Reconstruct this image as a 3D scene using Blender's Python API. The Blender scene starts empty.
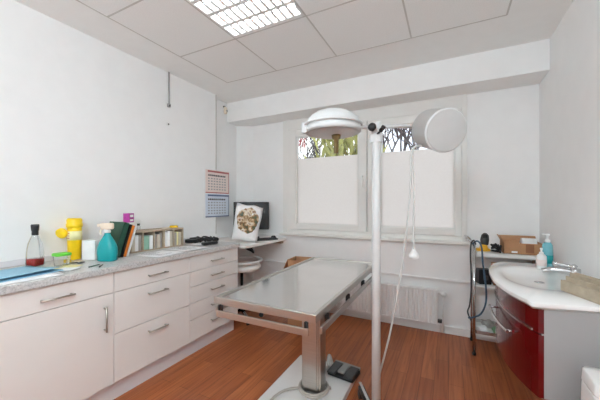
import bpy, bmesh, math, random
from mathutils import Vector, Matrix, Euler
random.seed(7)
PI = math.pi
SC = bpy.context.scene
COL = SC.collection

# ------------------------------------------------------------------ materials
def lin(r, g, b):
    f = lambda v: (v/12.92 if v <= .04045 else ((v+.055)/1.055)**2.4)
    return (f(r/255), f(g/255), f(b/255), 1)

def mat(name, rgb, rough=.5, metal=0., var=.05, scale=30., bump=0., coat=0., spec=.5, trans=0., emit=None, alpha=1., ior=1.45, stretch=None):
    m = bpy.data.materials.new(name); m.use_nodes = True
    nt = m.node_tree; b = nt.nodes['Principled BSDF']
    col = lin(*rgb)
    b.inputs['Roughness'].default_value = rough
    b.inputs['Metallic'].default_value = metal
    b.inputs['Specular IOR Level'].default_value = spec
    b.inputs['IOR'].default_value = ior
    b.inputs['Coat Weight'].default_value = coat
    b.inputs['Coat Roughness'].default_value = .08
    b.inputs['Transmission Weight'].default_value = trans
    b.inputs['Alpha'].default_value = alpha
    tc = nt.nodes.new('ShaderNodeTexCoord')
    mp = nt.nodes.new('ShaderNodeMapping'); nt.links.new(tc.outputs['Object'], mp.inputs[0])
    if stretch: mp.inputs['Scale'].default_value = stretch
    nz = nt.nodes.new('ShaderNodeTexNoise'); nz.inputs['Scale'].default_value = scale
    nz.inputs['Detail'].default_value = 3
    nt.links.new(mp.outputs[0], nz.inputs['Vector'])
    rp = nt.nodes.new('ShaderNodeValToRGB')
    rp.color_ramp.elements[0].position = .3; rp.color_ramp.elements[1].position = .7
    rp.color_ramp.elements[0].color = tuple(c*(1-var) for c in col[:3])+(1,)
    rp.color_ramp.elements[1].color = tuple(min(1, c*(1+var)) for c in col[:3])+(1,)
    nt.links.new(nz.outputs['Fac'], rp.inputs[0])
    nt.links.new(rp.outputs[0], b.inputs['Base Color'])
    if bump:
        bp = nt.nodes.new('ShaderNodeBump'); bp.inputs['Strength'].default_value = bump; bp.inputs['Distance'].default_value = .004
        nt.links.new(nz.outputs['Fac'], bp.inputs['Height']); nt.links.new(bp.outputs[0], b.inputs['Normal'])
    if emit:
        b.inputs['Emission Color'].default_value = lin(*emit[0]); b.inputs['Emission Strength'].default_value = emit[1]
    return m

def ramp(nt, stops, interp='LINEAR'):
    r = nt.nodes.new('ShaderNodeValToRGB'); cr = r.color_ramp; cr.interpolation = interp
    while len(cr.elements) < len(stops): cr.elements.new(.5)
    for e, (p, c) in zip(cr.elements, stops): e.position = p; e.color = lin(*c)
    return r

def mat_floor():
    m = mat('floor_wood', (150, 84, 48), .33, spec=.4)
    nt = m.node_tree; b = nt.nodes['Principled BSDF']
    tc = nt.nodes.new('ShaderNodeTexCoord')
    sp = nt.nodes.new('ShaderNodeSeparateXYZ'); nt.links.new(tc.outputs['Object'], sp.inputs[0])
    cb = nt.nodes.new('ShaderNodeCombineXYZ')
    nt.links.new(sp.outputs['Y'], cb.inputs['X']); nt.links.new(sp.outputs['X'], cb.inputs['Y'])
    br = nt.nodes.new('ShaderNodeTexBrick'); nt.links.new(cb.outputs[0], br.inputs['Vector'])
    br.inputs['Scale'].default_value = 1; br.inputs['Brick Width'].default_value = .9; br.inputs['Row Height'].default_value = .095
    br.inputs['Mortar Size'].default_value = .0012; br.inputs['Mortar Smooth'].default_value = .2; br.offset = .37
    br.inputs['Color1'].default_value = lin(180, 106, 64); br.inputs['Color2'].default_value = lin(156, 86, 50); br.inputs['Mortar'].default_value = lin(92, 46, 28)
    mp = nt.nodes.new('ShaderNodeMapping'); mp.inputs['Scale'].default_value = (38, 1.6, 1); nt.links.new(tc.outputs['Object'], mp.inputs[0])
    nz = nt.nodes.new('ShaderNodeTexNoise'); nz.inputs['Scale'].default_value = 1.3; nz.inputs['Detail'].default_value = 6; nz.inputs['Distortion'].default_value = .6
    nt.links.new(mp.outputs[0], nz.inputs['Vector'])
    rp = ramp(nt, [(.3, (190, 176, 168)), (.55, (240, 236, 232)), (.75, (255, 255, 255))]); nt.links.new(nz.outputs['Fac'], rp.inputs[0])
    mx = nt.nodes.new('ShaderNodeMix'); mx.data_type = 'RGBA'; mx.blend_type = 'MULTIPLY'; mx.inputs[0].default_value = .9
    nt.links.new(br.outputs['Color'], mx.inputs[6]); nt.links.new(rp.outputs[0], mx.inputs[7])
    nt.links.new(mx.outputs[2], b.inputs['Base Color'])
    return m

def mat_speckle():
    m = mat('worktop_laminate', (205, 203, 200), .35)
    nt = m.node_tree; b = nt.nodes['Principled BSDF']
    tc = nt.nodes.new('ShaderNodeTexCoord')
    nz = nt.nodes.new('ShaderNodeTexNoise'); nz.inputs['Scale'].default_value = 95; nz.inputs['Detail'].default_value = 5; nz.inputs['Roughness'].default_value = .7
    nt.links.new(tc.outputs['Object'], nz.inputs['Vector'])
    rp = ramp(nt, [(.30, (150, 148, 146)), (.42, (182, 180, 178)), (.5, (200, 198, 196)), (.62, (212, 210, 208)), (.75, (188, 184, 180))])
    nt.links.new(nz.outputs['Fac'], rp.inputs[0]); nt.links.new(rp.outputs[0], b.inputs['Base Color'])
    return m

def mat_picture():
    m = mat('bag_print', (200, 180, 150), .4)
    nt = m.node_tree; b = nt.nodes['Principled BSDF']
    tc = nt.nodes.new('ShaderNodeTexCoord')
    nz = nt.nodes.new('ShaderNodeTexNoise'); nz.inputs['Scale'].default_value = 17; nz.inputs['Detail'].default_value = 4
    nt.links.new(tc.outputs['Object'], nz.inputs['Vector'])
    rp = ramp(nt, [(.3, (34, 28, 24)), (.4, (70, 84, 56)), (.46, (120, 82, 46)), (.53, (188, 160, 120)), (.6, (226, 216, 200)), (.68, (128, 84, 44))])
    nt.links.new(nz.outputs['Fac'], rp.inputs[0]); nt.links.new(rp.outputs[0], b.inputs['Base Color'])
    return m

def mat_film():
    m = bpy.data.materials.new('frosted_film'); m.use_nodes = True
    nt = m.node_tree; nt.nodes.remove(nt.nodes['Principled BSDF']); out = nt.nodes['Material Output']
    tc = nt.nodes.new('ShaderNodeTexCoord'); nz = nt.nodes.new('ShaderNodeTexNoise'); nz.inputs['Scale'].default_value = 60
    nt.links.new(tc.outputs['Object'], nz.inputs['Vector'])
    rp = ramp(nt, [(.2, (250, 245, 242)), (.8, (254, 250, 247))]); nt.links.new(nz.outputs['Fac'], rp.inputs[0])
    tl = nt.nodes.new('ShaderNodeBsdfTranslucent'); df = nt.nodes.new('ShaderNodeBsdfDiffuse')
    nt.links.new(rp.outputs[0], tl.inputs[0]); nt.links.new(rp.outputs[0], df.inputs[0])
    mx = nt.nodes.new('ShaderNodeMixShader'); mx.inputs[0].default_value = .08
    nt.links.new(tl.outputs[0], mx.inputs[1]); nt.links.new(df.outputs[0], mx.inputs[2])
    nt.links.new(mx.outputs[0], out.inputs[0])
    return m

def mat_pane(name='pane_glass', tint=(250, 252, 252), refl=.06):
    m = bpy.data.materials.new(name); m.use_nodes = True
    nt = m.node_tree; nt.nodes.remove(nt.nodes['Principled BSDF']); out = nt.nodes['Material Output']
    tr = nt.nodes.new('ShaderNodeBsdfTransparent'); tr.inputs[0].default_value = lin(*tint)
    gl = nt.nodes.new('ShaderNodeBsdfGlossy'); gl.inputs['Roughness'].default_value = .02
    lw = nt.nodes.new('ShaderNodeLayerWeight'); lw.inputs[0].default_value = .25
    mm = nt.nodes.new('ShaderNodeMath'); mm.operation = 'MULTIPLY_ADD'; mm.inputs[1].default_value = .6; mm.inputs[2].default_value = refl*.5
    nt.links.new(lw.outputs['Fresnel'], mm.inputs[0])
    mx = nt.nodes.new('ShaderNodeMixShader'); nt.links.new(mm.outputs[0], mx.inputs[0])
    nt.links.new(tr.outputs[0], mx.inputs[1]); nt.links.new(gl.outputs[0], mx.inputs[2]); nt.links.new(mx.outputs[0], out.inputs[0])
    return m

M = dict(
    wall=mat('wall_paint', (246, 246, 245), .85, var=.012, scale=8, bump=.04),
    ceil=mat('ceiling_paint', (246, 246, 244), .9, var=.012, scale=10),
    tile=mat('mineral_tile', (244, 244, 242), .95, var=.03, scale=120, bump=.15),
    tbar=mat('tile_grid_metal', (204, 201, 196), .6, var=.02),
    white=mat('white_lacquer', (236, 235, 233), .35, var=.012, scale=6),
    upvc=mat('window_plastic', (236, 235, 231), .35, var=.01, scale=6),
    cab=mat('cabinet_front', (236, 232, 228), .4, var=.012, scale=5),
    plinth=mat('plinth_white', (226, 225, 228), .45, var=.02, scale=5),
    steel=mat('brushed_steel', (196, 192, 186), .32, 1, var=.05, scale=8, stretch=(1, 1, 30)),
    steeltop=mat('polished_steel', (214, 212, 210), .13, 1, var=.03, scale=6),
    chrome=mat('chrome', (205, 205, 206), .12, 1, var=.02),
    nickel=mat('handle_nickel', (182, 176, 166), .35, 1, var=.04),
    black=mat('black_plastic', (24, 24, 26), .45, var=.15),
    dark=mat('dark_grey_plastic', (62, 63, 64), .5, var=.1),
    grey=mat('mid_grey_plastic', (150, 150, 148), .5, var=.05),
    lgrey=mat('pale_grey_board', (158, 156, 155), .5, var=.02, scale=5),
    screen=mat('switched_off_screen', (34, 36, 36), .25, var=.05),
    red=mat('dark_red_gloss', (88, 1, 6), .16, var=.05, spec=.3, coat=.3, scale=4),
    ceramic=mat('basin_ceramic', (240, 239, 237), .12, var=.01, coat=.4),
    teal=mat('teal_plastic', (18, 152, 156), .3, var=.04),
    paleteal=mat('pale_teal_plastic', (112, 176, 186), .3, var=.06),
    yellow=mat('yellow_plastic', (244, 204, 22), .35, var=.04),
    cream=mat('cream_plastic', (232, 216, 196), .4, var=.05),
    green=mat('green_lid', (98, 198, 62), .35, var=.05),
    dgreen=mat('dark_green_cover', (34, 74, 58), .5, var=.08),
    orange=mat('orange_cover', (228, 128, 44), .5, var=.08),
    paper=mat('paper', (246, 246, 246), .8, var=.03, scale=25),
    print_=mat('printed_marks', (150, 148, 152), .8, var=.2),
    blue=mat('blue_card', (146, 190, 212), .7, var=.04),
    magenta=mat('magenta_carton', (176, 62, 150), .5, var=.08, scale=60),
    kraft=mat('brown_cardboard', (178, 132, 96), .85, var=.06, scale=20),
    kraftdark=mat('printed_cardboard', (140, 94, 66), .85, var=.06),
    wood=mat('rack_wood', (176, 158, 136), .6, var=.12, scale=6, stretch=(12, 1, 12)),
    towel=mat('recycled_paper', (172, 158, 138), .9, var=.1, scale=30),
    tealpack=mat('green_pack', (150, 192, 172), .5, var=.06),
    beigepack=mat('beige_pack', (206, 196, 180), .6, var=.06),
    greypack=mat('grey_pack', (168, 162, 156), .6, var=.08),
    cord=mat('pale_cord', (204, 202, 198), .5, var=.03),
    hose=mat('blue_grey_hose', (70, 92, 112), .4, var=.05),
    red_print=mat('red_print', (176, 92, 92), .7, var=.05), blue_print=mat('blue_print', (84, 100, 134), .7, var=.05),
    ink=mat('dark_ink', (70, 66, 70), .7, var=.1), pinkpaper=mat('pale_pink_paper', (238, 222, 216), .8, var=.02), bluepaper=mat('pale_blue_paper', (214, 222, 234), .8, var=.02),
    amber=mat('red_liquid', (158, 24, 16), .08, var=.05), stopper=mat('black_stopper', (34, 32, 32), .4, var=.1),
    slip=mat('pale_yellow_paper', (240, 232, 176), .8, var=.03), tool_yellow=mat('tool_yellow', (226, 170, 44), .4, var=.06),
    basewhite=mat('base_lacquer', (232, 229, 226), .14, var=.015, scale=5, coat=.3),
    disc=mat('lamp_cover', (190, 189, 187), .45, var=.015),
    lead=mat('beige_lead', (178, 170, 160), .5, var=.04),
    opal=mat('fill_globe_glow', (255, 255, 255), .4, emit=((230, 246, 255), 68)),  # glow of the added fill globe
    tube=mat('fluorescent_tube', (255, 255, 255), .4, emit=((244, 249, 255), 22)),
    louvre=mat('louvre_white', (238, 238, 236), .4, var=.02),
    bark=mat('bark', (70, 62, 64), .9, var=.25), leaf=mat('olive_leaves', (158, 158, 88), .6, var=.35, scale=3), redleaf=mat('red_leaves', (170, 70, 70), .7, var=.3, scale=3),
    lawn=mat('pale_paving', (196, 194, 188), .95, var=.25, scale=3), skin_shade=mat('lamp_white', (212, 212, 211), .34, var=.015),
    greenstuff=mat('green_crumple', (118, 158, 120), .7, var=.2),
    floor=mat_floor(), speckle=mat_speckle(), picture=mat_picture(), film=mat_film(), pane=mat_pane(), clear=mat_pane('clear_plastic', (249, 250, 250), .05),
)

# ------------------------------------------------------------------ geometry helpers
class MB:
    def __init__(s): s.bm = bmesh.new()
    def _add(s, vs, fs, X=None, smooth=False):
        nv = [s.bm.verts.new((X @ Vector(v)) if X else v) for v in vs]
        for f in fs:
            try:
                fc = s.bm.faces.new([nv[i] for i in f]); fc.smooth = smooth
            except ValueError: pass
        return nv
    def box(s, x0, x1, y0, y1, z0, z1, bev=0., X=None, seg=2):
        b = bmesh.new(); bmesh.ops.create_cube(b, size=1)
        for v in b.verts: v.co = Vector(((x0+x1)/2+v.co.x*(x1-x0), (y0+y1)/2+v.co.y*(y1-y0), (z0+z1)/2+v.co.z*(z1-z0)))
        if bev: bmesh.ops.bevel(b, geom=list(b.edges), offset=bev, segments=seg, affect='EDGES', profile=.5)
        s.merge(b, X); return s
    def merge(s, b, X=None):
        b.verts.index_update()
        s._add([v.co.copy() for v in b.verts], [[v.index for v in f.verts] for f in b.faces], X); b.free()
    def lathe(s, prof, n=28, X=None, cap=True, smooth=True, sx=1, sy=1, sq=0):
        vs, fs = [], []
        for r, z in prof:
            for k in range(n):
                a = 2*PI*k/n
                q = 1.
                if sq: q = (abs(math.cos(a))**sq+abs(math.sin(a))**sq)**(-1/sq)
                vs.append((r*q*math.cos(a)*sx, r*q*math.sin(a)*sy, z))
        for i in range(len(prof)-1):
            for k in range(n):
                k2 = (k+1) % n; fs.append((i*n+k, i*n+k2, (i+1)*n+k2, (i+1)*n+k))
        nv = s._add(vs, fs, X, smooth)
        if cap:
            for base, rev in ((0, True), ((len(prof)-1)*n, False)):
                ring = nv[base:base+n]
                if (ring[0].co-ring[n//2].co).length > 1e-5:
                    try: s.bm.faces.new(ring[::-1] if rev else ring)
                    except ValueError: pass
        return s
    def tube(s, pts, r, n=10, smooth=True, closed=False):
        pts = [Vector(p) for p in pts]; rs = r if isinstance(r, (list, tuple)) else [r]*len(pts)
        vs, fs = [], []; N = len(pts); prev = None
        for i, p in enumerate(pts):
            if closed: t = pts[(i+1) % N]-pts[i-1]
            else: t = pts[min(i+1, N-1)]-pts[max(i-1, 0)]
            t = t.normalized() if t.length > 1e-9 else Vector((0, 0, 1))
            if prev is None:
                a = Vector((0, 0, 1)) if abs(t.z) < .9 else Vector((1, 0, 0)); u = t.cross(a).normalized()
            else:
                u = prev-t*prev.dot(t); u = u.normalized()
            prev = u; w = t.cross(u)
            for k in range(n):
                a = 2*PI*k/n; vs.append(p+(u*math.cos(a)+w*math.sin(a))*rs[i])
        for i in range(N-1+(1 if closed else 0)):
            j = (i+1) % N
            for k in range(n):
                k2 = (k+1) % n; fs.append((i*n+k, i*n+k2, j*n+k2, j*n+k))
        nv = s._add(vs, fs, None, smooth)
        if not closed:
            for base, rev in ((0, True), ((N-1)*n, False)):
                ring = nv[base:base+n]
                try: s.bm.faces.new(ring[::-1] if rev else ring)
                except ValueError: pass
        return s
    def prism(s, poly, z0, z1, bev=0., X=None):
        b = bmesh.new()
        lo = [b.verts.new((x, y, z0)) for x, y in poly]; hi = [b.verts.new((x, y, z1)) for x, y in poly]
        b.faces.new(lo[::-1]); b.faces.new(hi)
        n = len(poly)
        for i in range(n): b.faces.new((lo[i], lo[(i+1) % n], hi[(i+1) % n], hi[i]))
        bmesh.ops.recalc_face_normals(b, faces=b.faces)
        if bev:
            ed = [e for e in b.edges if abs(e.verts[0].co.z-e.verts[1].co.z) < 1e-6]
            bmesh.ops.bevel(b, geom=ed, offset=bev, segments=2, affect='EDGES', profile=.5)
        s.merge(b, X); return s

def curve(pts, n=8):
    pts = [Vector(p) for p in pts]; out = []
    P = [pts[0]*2-pts[1]]+pts+[pts[-1]*2-pts[-2]]
    for i in range(1, len(P)-2):
        a, b, c, d = P[i-1], P[i], P[i+1], P[i+2]
        for k in range(n):
            t = k/n
            out.append(.5*((2*b)+(c-a)*t+(2*a-5*b+4*c-d)*t*t+(3*b-a-3*c+d)*t**3))
    out.append(pts[-1]); return out

def obj(name, mb, m, parent=None, world=False, loc=None):
    if world and parent is not None:
        root = parent
        while root.parent: root = root.parent
        off = root.location.copy()
        for v in mb.bm.verts: v.co -= off
    bmesh.ops.recalc_face_normals(mb.bm, faces=mb.bm.faces)
    me = bpy.data.meshes.new(name); mb.bm.to_mesh(me); mb.bm.free()
    me.materials.append(M[m] if isinstance(m, str) else m)
    o = bpy.data.objects.new(name, me); COL.objects.link(o)
    if parent: o.parent = parent
    if loc: o.location = loc
    return o

def tag(o, label, cat, group=None):
    o['label'] = label; o['category'] = cat
    if group: o['group'] = group
    return o

def thing(name, label, cat, loc=(0, 0, 0), rz=0., group=None, rot=None):
    o = bpy.data.objects.new(name, None); COL.objects.link(o); o.empty_display_size = .05
    o.location = loc; o.rotation_euler = rot if rot else (0, 0, rz)
    return tag(o, label, cat, group)

def struct(name, mb=None, m=None, label=None):
    if mb is None:
        o = bpy.data.objects.new(name, None); COL.objects.link(o)
    else: o = obj(name, mb, m)
    o['kind'] = 'structure'
    if label: o['label'] = label
    return o

def T(x, y, z, rx=0, ry=0, rz=0):
    return Matrix.Translation((x, y, z)) @ Euler((rx, ry, rz)).to_matrix().to_4x4()

# ------------------------------------------------------------------ the room (metres; camera stands at the origin, +Y is the depth)
XL, XR, YB, YF, ZC = -2.51, .72, 3.29, -1.5, 2.62
XR2 = -2.60   # recessed strip of the left wall
struct('floor', MB().box(-2.75, .9, -1.6, 3.42, -.1, 0), 'floor')
struct('wall_left', MB().box(-2.75, XL, -1.6, 2.69, 0, 2.75).box(-2.75, XR2, 2.69, 3.42, 0, 2.75)
       .prism([(XR2-.02, 3.18), (XR2, 3.18), (-2.40, YB), (-2.40, YB+.02), (XR2-.02, YB+.02)], 0, 2.37), 'wall')
struct('wall_right', MB().box(XR, .9, -1.6, 3.42, 0, 2.75), 'wall')
struct('wall_front', MB().box(-2.75, .9, -1.7, YF, 0, 2.75), 'wall')
WX0, WX1, WZ0, WZ1 = -1.91, .16, .93, 2.40
struct('wall_back', MB().box(-2.75, WX0, YB, 3.42, 0, 2.75).box(WX1, .9, YB, 3.42, 0, 2.75).box(WX0, WX1, YB, 3.42, 0, WZ0).box(WX0, WX1, YB, 3.42, WZ1, 2.75)
       , 'wall')
struct('trim_1', MB().box(-2.38, .72, YB-.03, YB, .545, .905, .003).box(-2.38, .72, YB-.045, YB, .535, .553, .003), 'wall', 'proud white wall panel under the window')
struct('trim_2', MB().box(XR2, XR, 2.98, YB, 2.37, ZC+.02, .006), 'wall', 'boxed-in beam above the window')
struct('trim_5', MB().box(XL-.002, XL+.004, 2.678, 2.692, .94, ZC), 'tbar', 'thin strip at the edge of the wall recess')
struct('ceiling', MB().box(-2.75, -1.515, -1.6, 3.42, ZC, 2.75).box(-.89, .9, -1.6, 3.42, ZC, 2.75).box(-1.515, -.89, -1.6, 1.215, ZC, 2.75).box(-1.515, -.89, 1.84, 3.42, ZC, 2.75), 'ceil')
# lay-in ceiling tiles and their grid
TX = [-2.14, -1.515, -.89, -.265, .36]; TY = [2.465-.625*k for k in range(0, 7)]
tl = MB()
for i in range(4):
    for j in range(6):
        if i == 1 and j == 1: continue
        tl.box(TX[i]+.006, TX[i+1]-.006, TY[j+1]+.006, TY[j]-.006, ZC-.0035, ZC+.002)
struct('trim_3', tl, 'tile', 'square white ceiling tiles')
gb = MB()
for x in TX: gb.box(x-.006, x+.006, TY[-1], TY[0], ZC-.0045, ZC+.001)
for y in TY: gb.box(TX[0], TX[-1], y-.006, y+.006, ZC-.0045, ZC+.001)
struct('trim_4', gb, 'tbar', 'grid between the ceiling tiles')
struct('baseboard_back', MB().box(-2.3, XR, YB-.014, YB, 0, .075, .003), 'white')
struct('baseboard_right', MB().box(XR-.012, XR, YF, 3.27, 0, .075, .003), 'white')

# the window
win = struct('window_1', None, None, 'white double window, its lower panes frosted')
win.location = (0, 0, 0)
fr = MB()
fr.box(WX0, WX0+.07, 3.262, 3.36, WZ0, WZ1, .004).box(WX1-.045, WX1, 3.262, 3.36, WZ0, WZ1, .004)
fr.box(WX0+.06, WX1-.04, 3.27, 3.36, WZ0, .98, .004).box(WX0+.06, WX1-.04, 3.266, 3.36, 2.235, WZ1, .004).box(-.815, -.765, 3.275, 3.36, .97, 2.25, .004)
obj('window_frame', fr, 'upvc', win)
sl = MB().box(WX0-.03, WX1+.01, 3.2, 3.275, .905, .937, .006)
obj('window_sill', sl, 'upvc', win)
for (a, b, c, d) in ((-1.838, -.822, -1.72, -.917), (-.758, .113, -.67, .055)):
    sa = MB()
    for (x0, x1, z0, z1) in ((a, c, .985, 2.23), (d, b, .985, 2.23), (c, d, .985, 1.05), (c, d, 2.15, 2.23)): sa.box(x0, x1, 3.255, 3.33, z0, z1, .004)
    for (x0, x1, z0, z1) in ((c, c+.012, 1.05, 2.15), (d-.012, d, 1.05, 2.15), (c, d, 1.05, 1.062), (c, d, 2.138, 2.15)): sa.box(x0, x1, 3.27, 3.32, z0, z1)
    so = obj('sash', sa, 'upvc', win)
    obj('pane', MB().box(c, d, 3.304, 3.308, 1.05, 2.15), 'pane', so)
    obj('frosted_film', MB().box(c+.012, d-.012, 3.296, 3.2985, 1.062, 1.87), 'film', so)
    hx = -.868 if a < -1 else -.715
    hb = MB().box(hx-.014, hx+.014, 3.244, 3.257, 1.54, 1.62, .004).box(hx-.009, hx+.009, 3.222, 3.25, 1.60, 1.618, .003).box(hx-.009, hx+.009, 3.218, 3.234, 1.49, 1.618, .005)
    obj('handle', hb, 'upvc', so)

# ------------------------------------------------------------------ ceiling lamp, plus an added fill globe out of view
def troffer(x0, y0, label):
    t = thing('ceiling_lamp', label, 'ceiling light', (x0+.3125, y0+.3125, ZC-.005))
    w = .306
    h = MB().box(-w, w, -w, w, .044, .049)
    for s in (-1, 1): h.box(s*w-(.014 if s > 0 else 0), s*w+(.014 if s < 0 else 0), -w, w, .0, .048); h.box(-w, w, s*w-(.014 if s > 0 else 0), s*w+(.014 if s < 0 else 0), .0, .048)
    obj('housing', h, 'white', t)
    for k in range(4):
        y = -.2175+.145*k
        obj('fluorescent_tube', MB().tube([(-.28, y, .034), (.28, y, .034)], .008, 10), 'tube', t)
    lv = MB()
    for k in range(9):                              # v-shaped cross blades
        x = -.2336+.0584*k
        for q in range(4):
            y = -.2175+.145*q
            lv.prism([(-.009, 0), (.009, 0), (.003, .02), (-.003, .02)], y-.06, y+.06, X=T(x, 0, .002) @ Matrix(((1, 0, 0, 0), (0, 0, 1, 0), (0, 1, 0, 0), (0, 0, 0, 1))))
    for q in range(5):
        y = -.29+.145*q
        lv.prism([(-.014, 0), (.014, 0), (.003, .026), (-.003, .026)], -.292, .292, X=T(0, y, .001) @ Matrix(((0, 0, 1, 0), (1, 0, 0, 0), (0, 1, 0, 0), (0, 0, 0, 1))))
    obj('louvre', lv, 'louvre', t)
    return t
troffer(-1.515, 1.215, 'square louvred ceiling lamp lit above the steel table')
for x, lab in ((-.35, 'added opal fill globe glowing unseen behind the camera'),):  # invented lamp, added out of view to even out the brightness
    t = thing('added_fill_globe', lab, 'ceiling light', (x, -.75, 2.05))
    obj('globe', MB().lathe([(.18*math.sin(PI*k/16), .15-.18*math.cos(PI*k/16)) for k in range(17)], 28, cap=False), 'opal', t)
    obj('rod', MB().tube([(0, 0, .3), (0, 0, .57)], .008, 10).lathe([(.05, .545), (.05, .57)], 20), 'white', t)

# ------------------------------------------------------------------ base cabinets and worktop
def bar_handle(parent, y, z, vertical=False, L=.16):
    h = MB(); x0, x1 = -1.93, -1.903
    if not vertical:
        h.tube([(x1, y-L/2, z), (x1, y+L/2, z)], .0055, 8); ends = [(y-L/2+.012, z), (y+L/2-.012, z)]
    else:
        h.tube([(x1, y, z-L/2), (x1, y, z+L/2)], .0055, 8); ends = [(y, z-L/2+.012), (y, z+L/2-.012)]
    for (yy, zz) in ends: h.tube([(x0, yy, zz), (x1, yy, zz)], .005, 8)
    obj('handle', h, 'nickel', parent, world=True)

def cabinet(y0, y1, label, drawers, door=None):
    t = thing('base_cabinet', label, 'cabinet', (-2.2, (y0+y1)/2, 0), 0, 'white base cabinets along the left wall')
    b = MB().box(-2.505, -1.951, y0+.001, y0+.019, .132, .859).box(-2.505, -1.951, y1-.019, y1-.001, .132, .859).box(-2.505, -2.49, y0+.01, y1-.01, .132, .859).box(-2.5, -1.951, y0+.01, y1-.01, .132, .15).box(-2.5, -1.951, y0+.01, y1-.01, .842, .859)
    obj('body', b, 'cab', t, True)
    obj('plinth', MB().box(-2.49, -1.985, y0, y1, 0, .132), 'plinth', t, True)
    for z0, z1 in drawers:
        d = obj('drawer', MB().box(-1.949, -1.93, y0+.002, y1-.002, z0+.002, z1-.002, .0015), 'cab', t, True)
        bar_handle(d, (y0+y1)/2, z1-.073)
    if door:
        d = obj('door', MB().box(-1.949, -1.93, y0+.002, y1-.002, door[0]+.002, door[1]-.002, .0015), 'cab', t, True)
        bar_handle(d, y1-.06, door[1]-.15, True)
cabinet(.515, 1.137, 'white base cabinet with one drawer over a door, nearest the camera', [(.727, .858)], (.138, .727))
cabinet(1.137, 1.76, 'white base cabinet with three drawers, the middle unit of the row', [(.727, .858), (.455, .727), (.138, .455)])
cabinet(1.76, 2.383, 'white base cabinet with five narrow drawers at the far end of the row', [(.727, .858), (.598, .727), (.46, .598), (.32, .46), (.138, .32)])
t = thing('worktop', 'long speckled grey worktop lying across the white base cabinets', 'worktop', (-2.2, 1.45, .86))
obj('slab', MB().box(-2.508, -1.91, .5, 2.4, .86, .90, .006), 'speckle', t, True)
obj('upstand', MB().box(-2.508, -2.49, .5, 2.4, .90, .938, .004), 'plinth', t, True)

# desk top on brackets
t = thing('wall_desk', 'white narrow desk board fixed along the wall in the corner by the window', 'desk', (-2.2, 2.85, .835))
desk = t
obj('desk_top', MB().prism([(-2.506, 2.402), (-1.855, 2.402), (-1.835, 2.6), (-1.835, 3.2), (-1.86, 3.262), (-2.44, 3.262), (-2.59, 3.17), (-2.59, 2.693), (-2.506, 2.693)], .842, .87, .004), 'cab', t, True)
obj('support_batten', MB().box(-2.36, -1.9, 3.205, 3.262, .795, .842, .004), 'wood', t, True)

# ------------------------------------------------------------------ things on the worktop
ZW = .9005
# blue folders and papers
t = thing('document_folder', 'pale blue card folder lying half open on the worktop at the left edge', 'folder', (-2.17, .70, ZW+.008), .12)
def sheet(x0, x1, y0, y1, z, lift=0., n=8, th=.0012):
    m = MB(); vs = []
    for lay in (0, th):
        for i in range(n+1):
            for j in range(n+1):
                a, b = i/n, j/n
                vs.append((x0+(x1-x0)*a, y0+(y1-y0)*b, z+lay+lift*(a**2)*.6+lift*.25*math.sin(b*3+a*2)**2*a))
    N = (n+1)**2; fs = []
    for i in range(n):
        for j in range(n):
            q = (i*(n+1)+j, (i+1)*(n+1)+j, (i+1)*(n+1)+j+1, i*(n+1)+j+1); fs.append(q); fs.append(tuple(N+k for k in q[::-1]))
    for i in range(n):
        for (p, q) in (((i)*(n+1), (i+1)*(n+1)), (i*(n+1)+n, (i+1)*(n+1)+n), (i, i+1), (n*(n+1)+i, n*(n+1)+i+1)): fs.append((p, q, N+q, N+p))
    m._add(vs, fs, None, True); return m
obj('back_cover', sheet(-.17, .17, -.24, .19, 0), 'blue', t)
obj('front_cover', sheet(-.17, .165, -.23, .18, .0025, .022), 'blue', t)
t = tag(obj('paper_stack', sheet(-.13, .16, -.22, .2, 0, th=.006), 'paper', loc=(-2.11, .68, ZW)), 'white paper stack under the blue folder on the worktop', 'papers'); t.rotation_euler.z = -.06
t = tag(obj('paper_sheet', sheet(-.05, .05, -.14, .14, 0, .004), 'paper', loc=(-2.345, .62, ZW)), 'loose white sheet lying behind the blue folder', 'paper')

# glass bottle
t = thing('glass_bottle', 'clear square bottle with red liquid and black stopper on the worktop', 'bottle', (-2.384, .905, ZW), .3)
obj('glass', MB().lathe([(.035, 0), (.039, .004), (.04, .02), (.037, .1), (.032, .14), (.022, .175), (.015, .195), (.0145, .215)], 32, sq=4), 'clear', t)
obj('liquid', MB().lathe([(.034, .004), (.0365, .01), (.0365, .045), (.0, .0455)], 32, sq=4), 'amber', t)
obj('stopper', MB().lathe([(.0165, .198), (.018, .2), (.0175, .225), (.02, .23), (.022, .262), (.019, .268)], 20), 'stopper', t)
# tub with green lid
t = thing('plastic_tub', 'small clear plastic tub with bright green lid on the worktop', 'tub', (-2.235, .985, ZW))
obj('tub', MB().lathe([(.032, 0), (.034, .003), (.04, .06), (.041, .068)], 24, sq=5), 'clear', t)
obj('lid', MB().lathe([(.043, .066), (.044, .07), (.044, .079), (.038, .083), (.0, .083)], 24, sq=5), 'green', t)
tag(obj('bottle_cap', MB().lathe([(.02, 0), (.022, .004), (.022, .016), (.018, .02), (0, .02)], 20), 'yellow', loc=(-2.33, 1.06, ZW)), 'small yellow cap lying beside the tub with green lid', 'cap')
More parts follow.
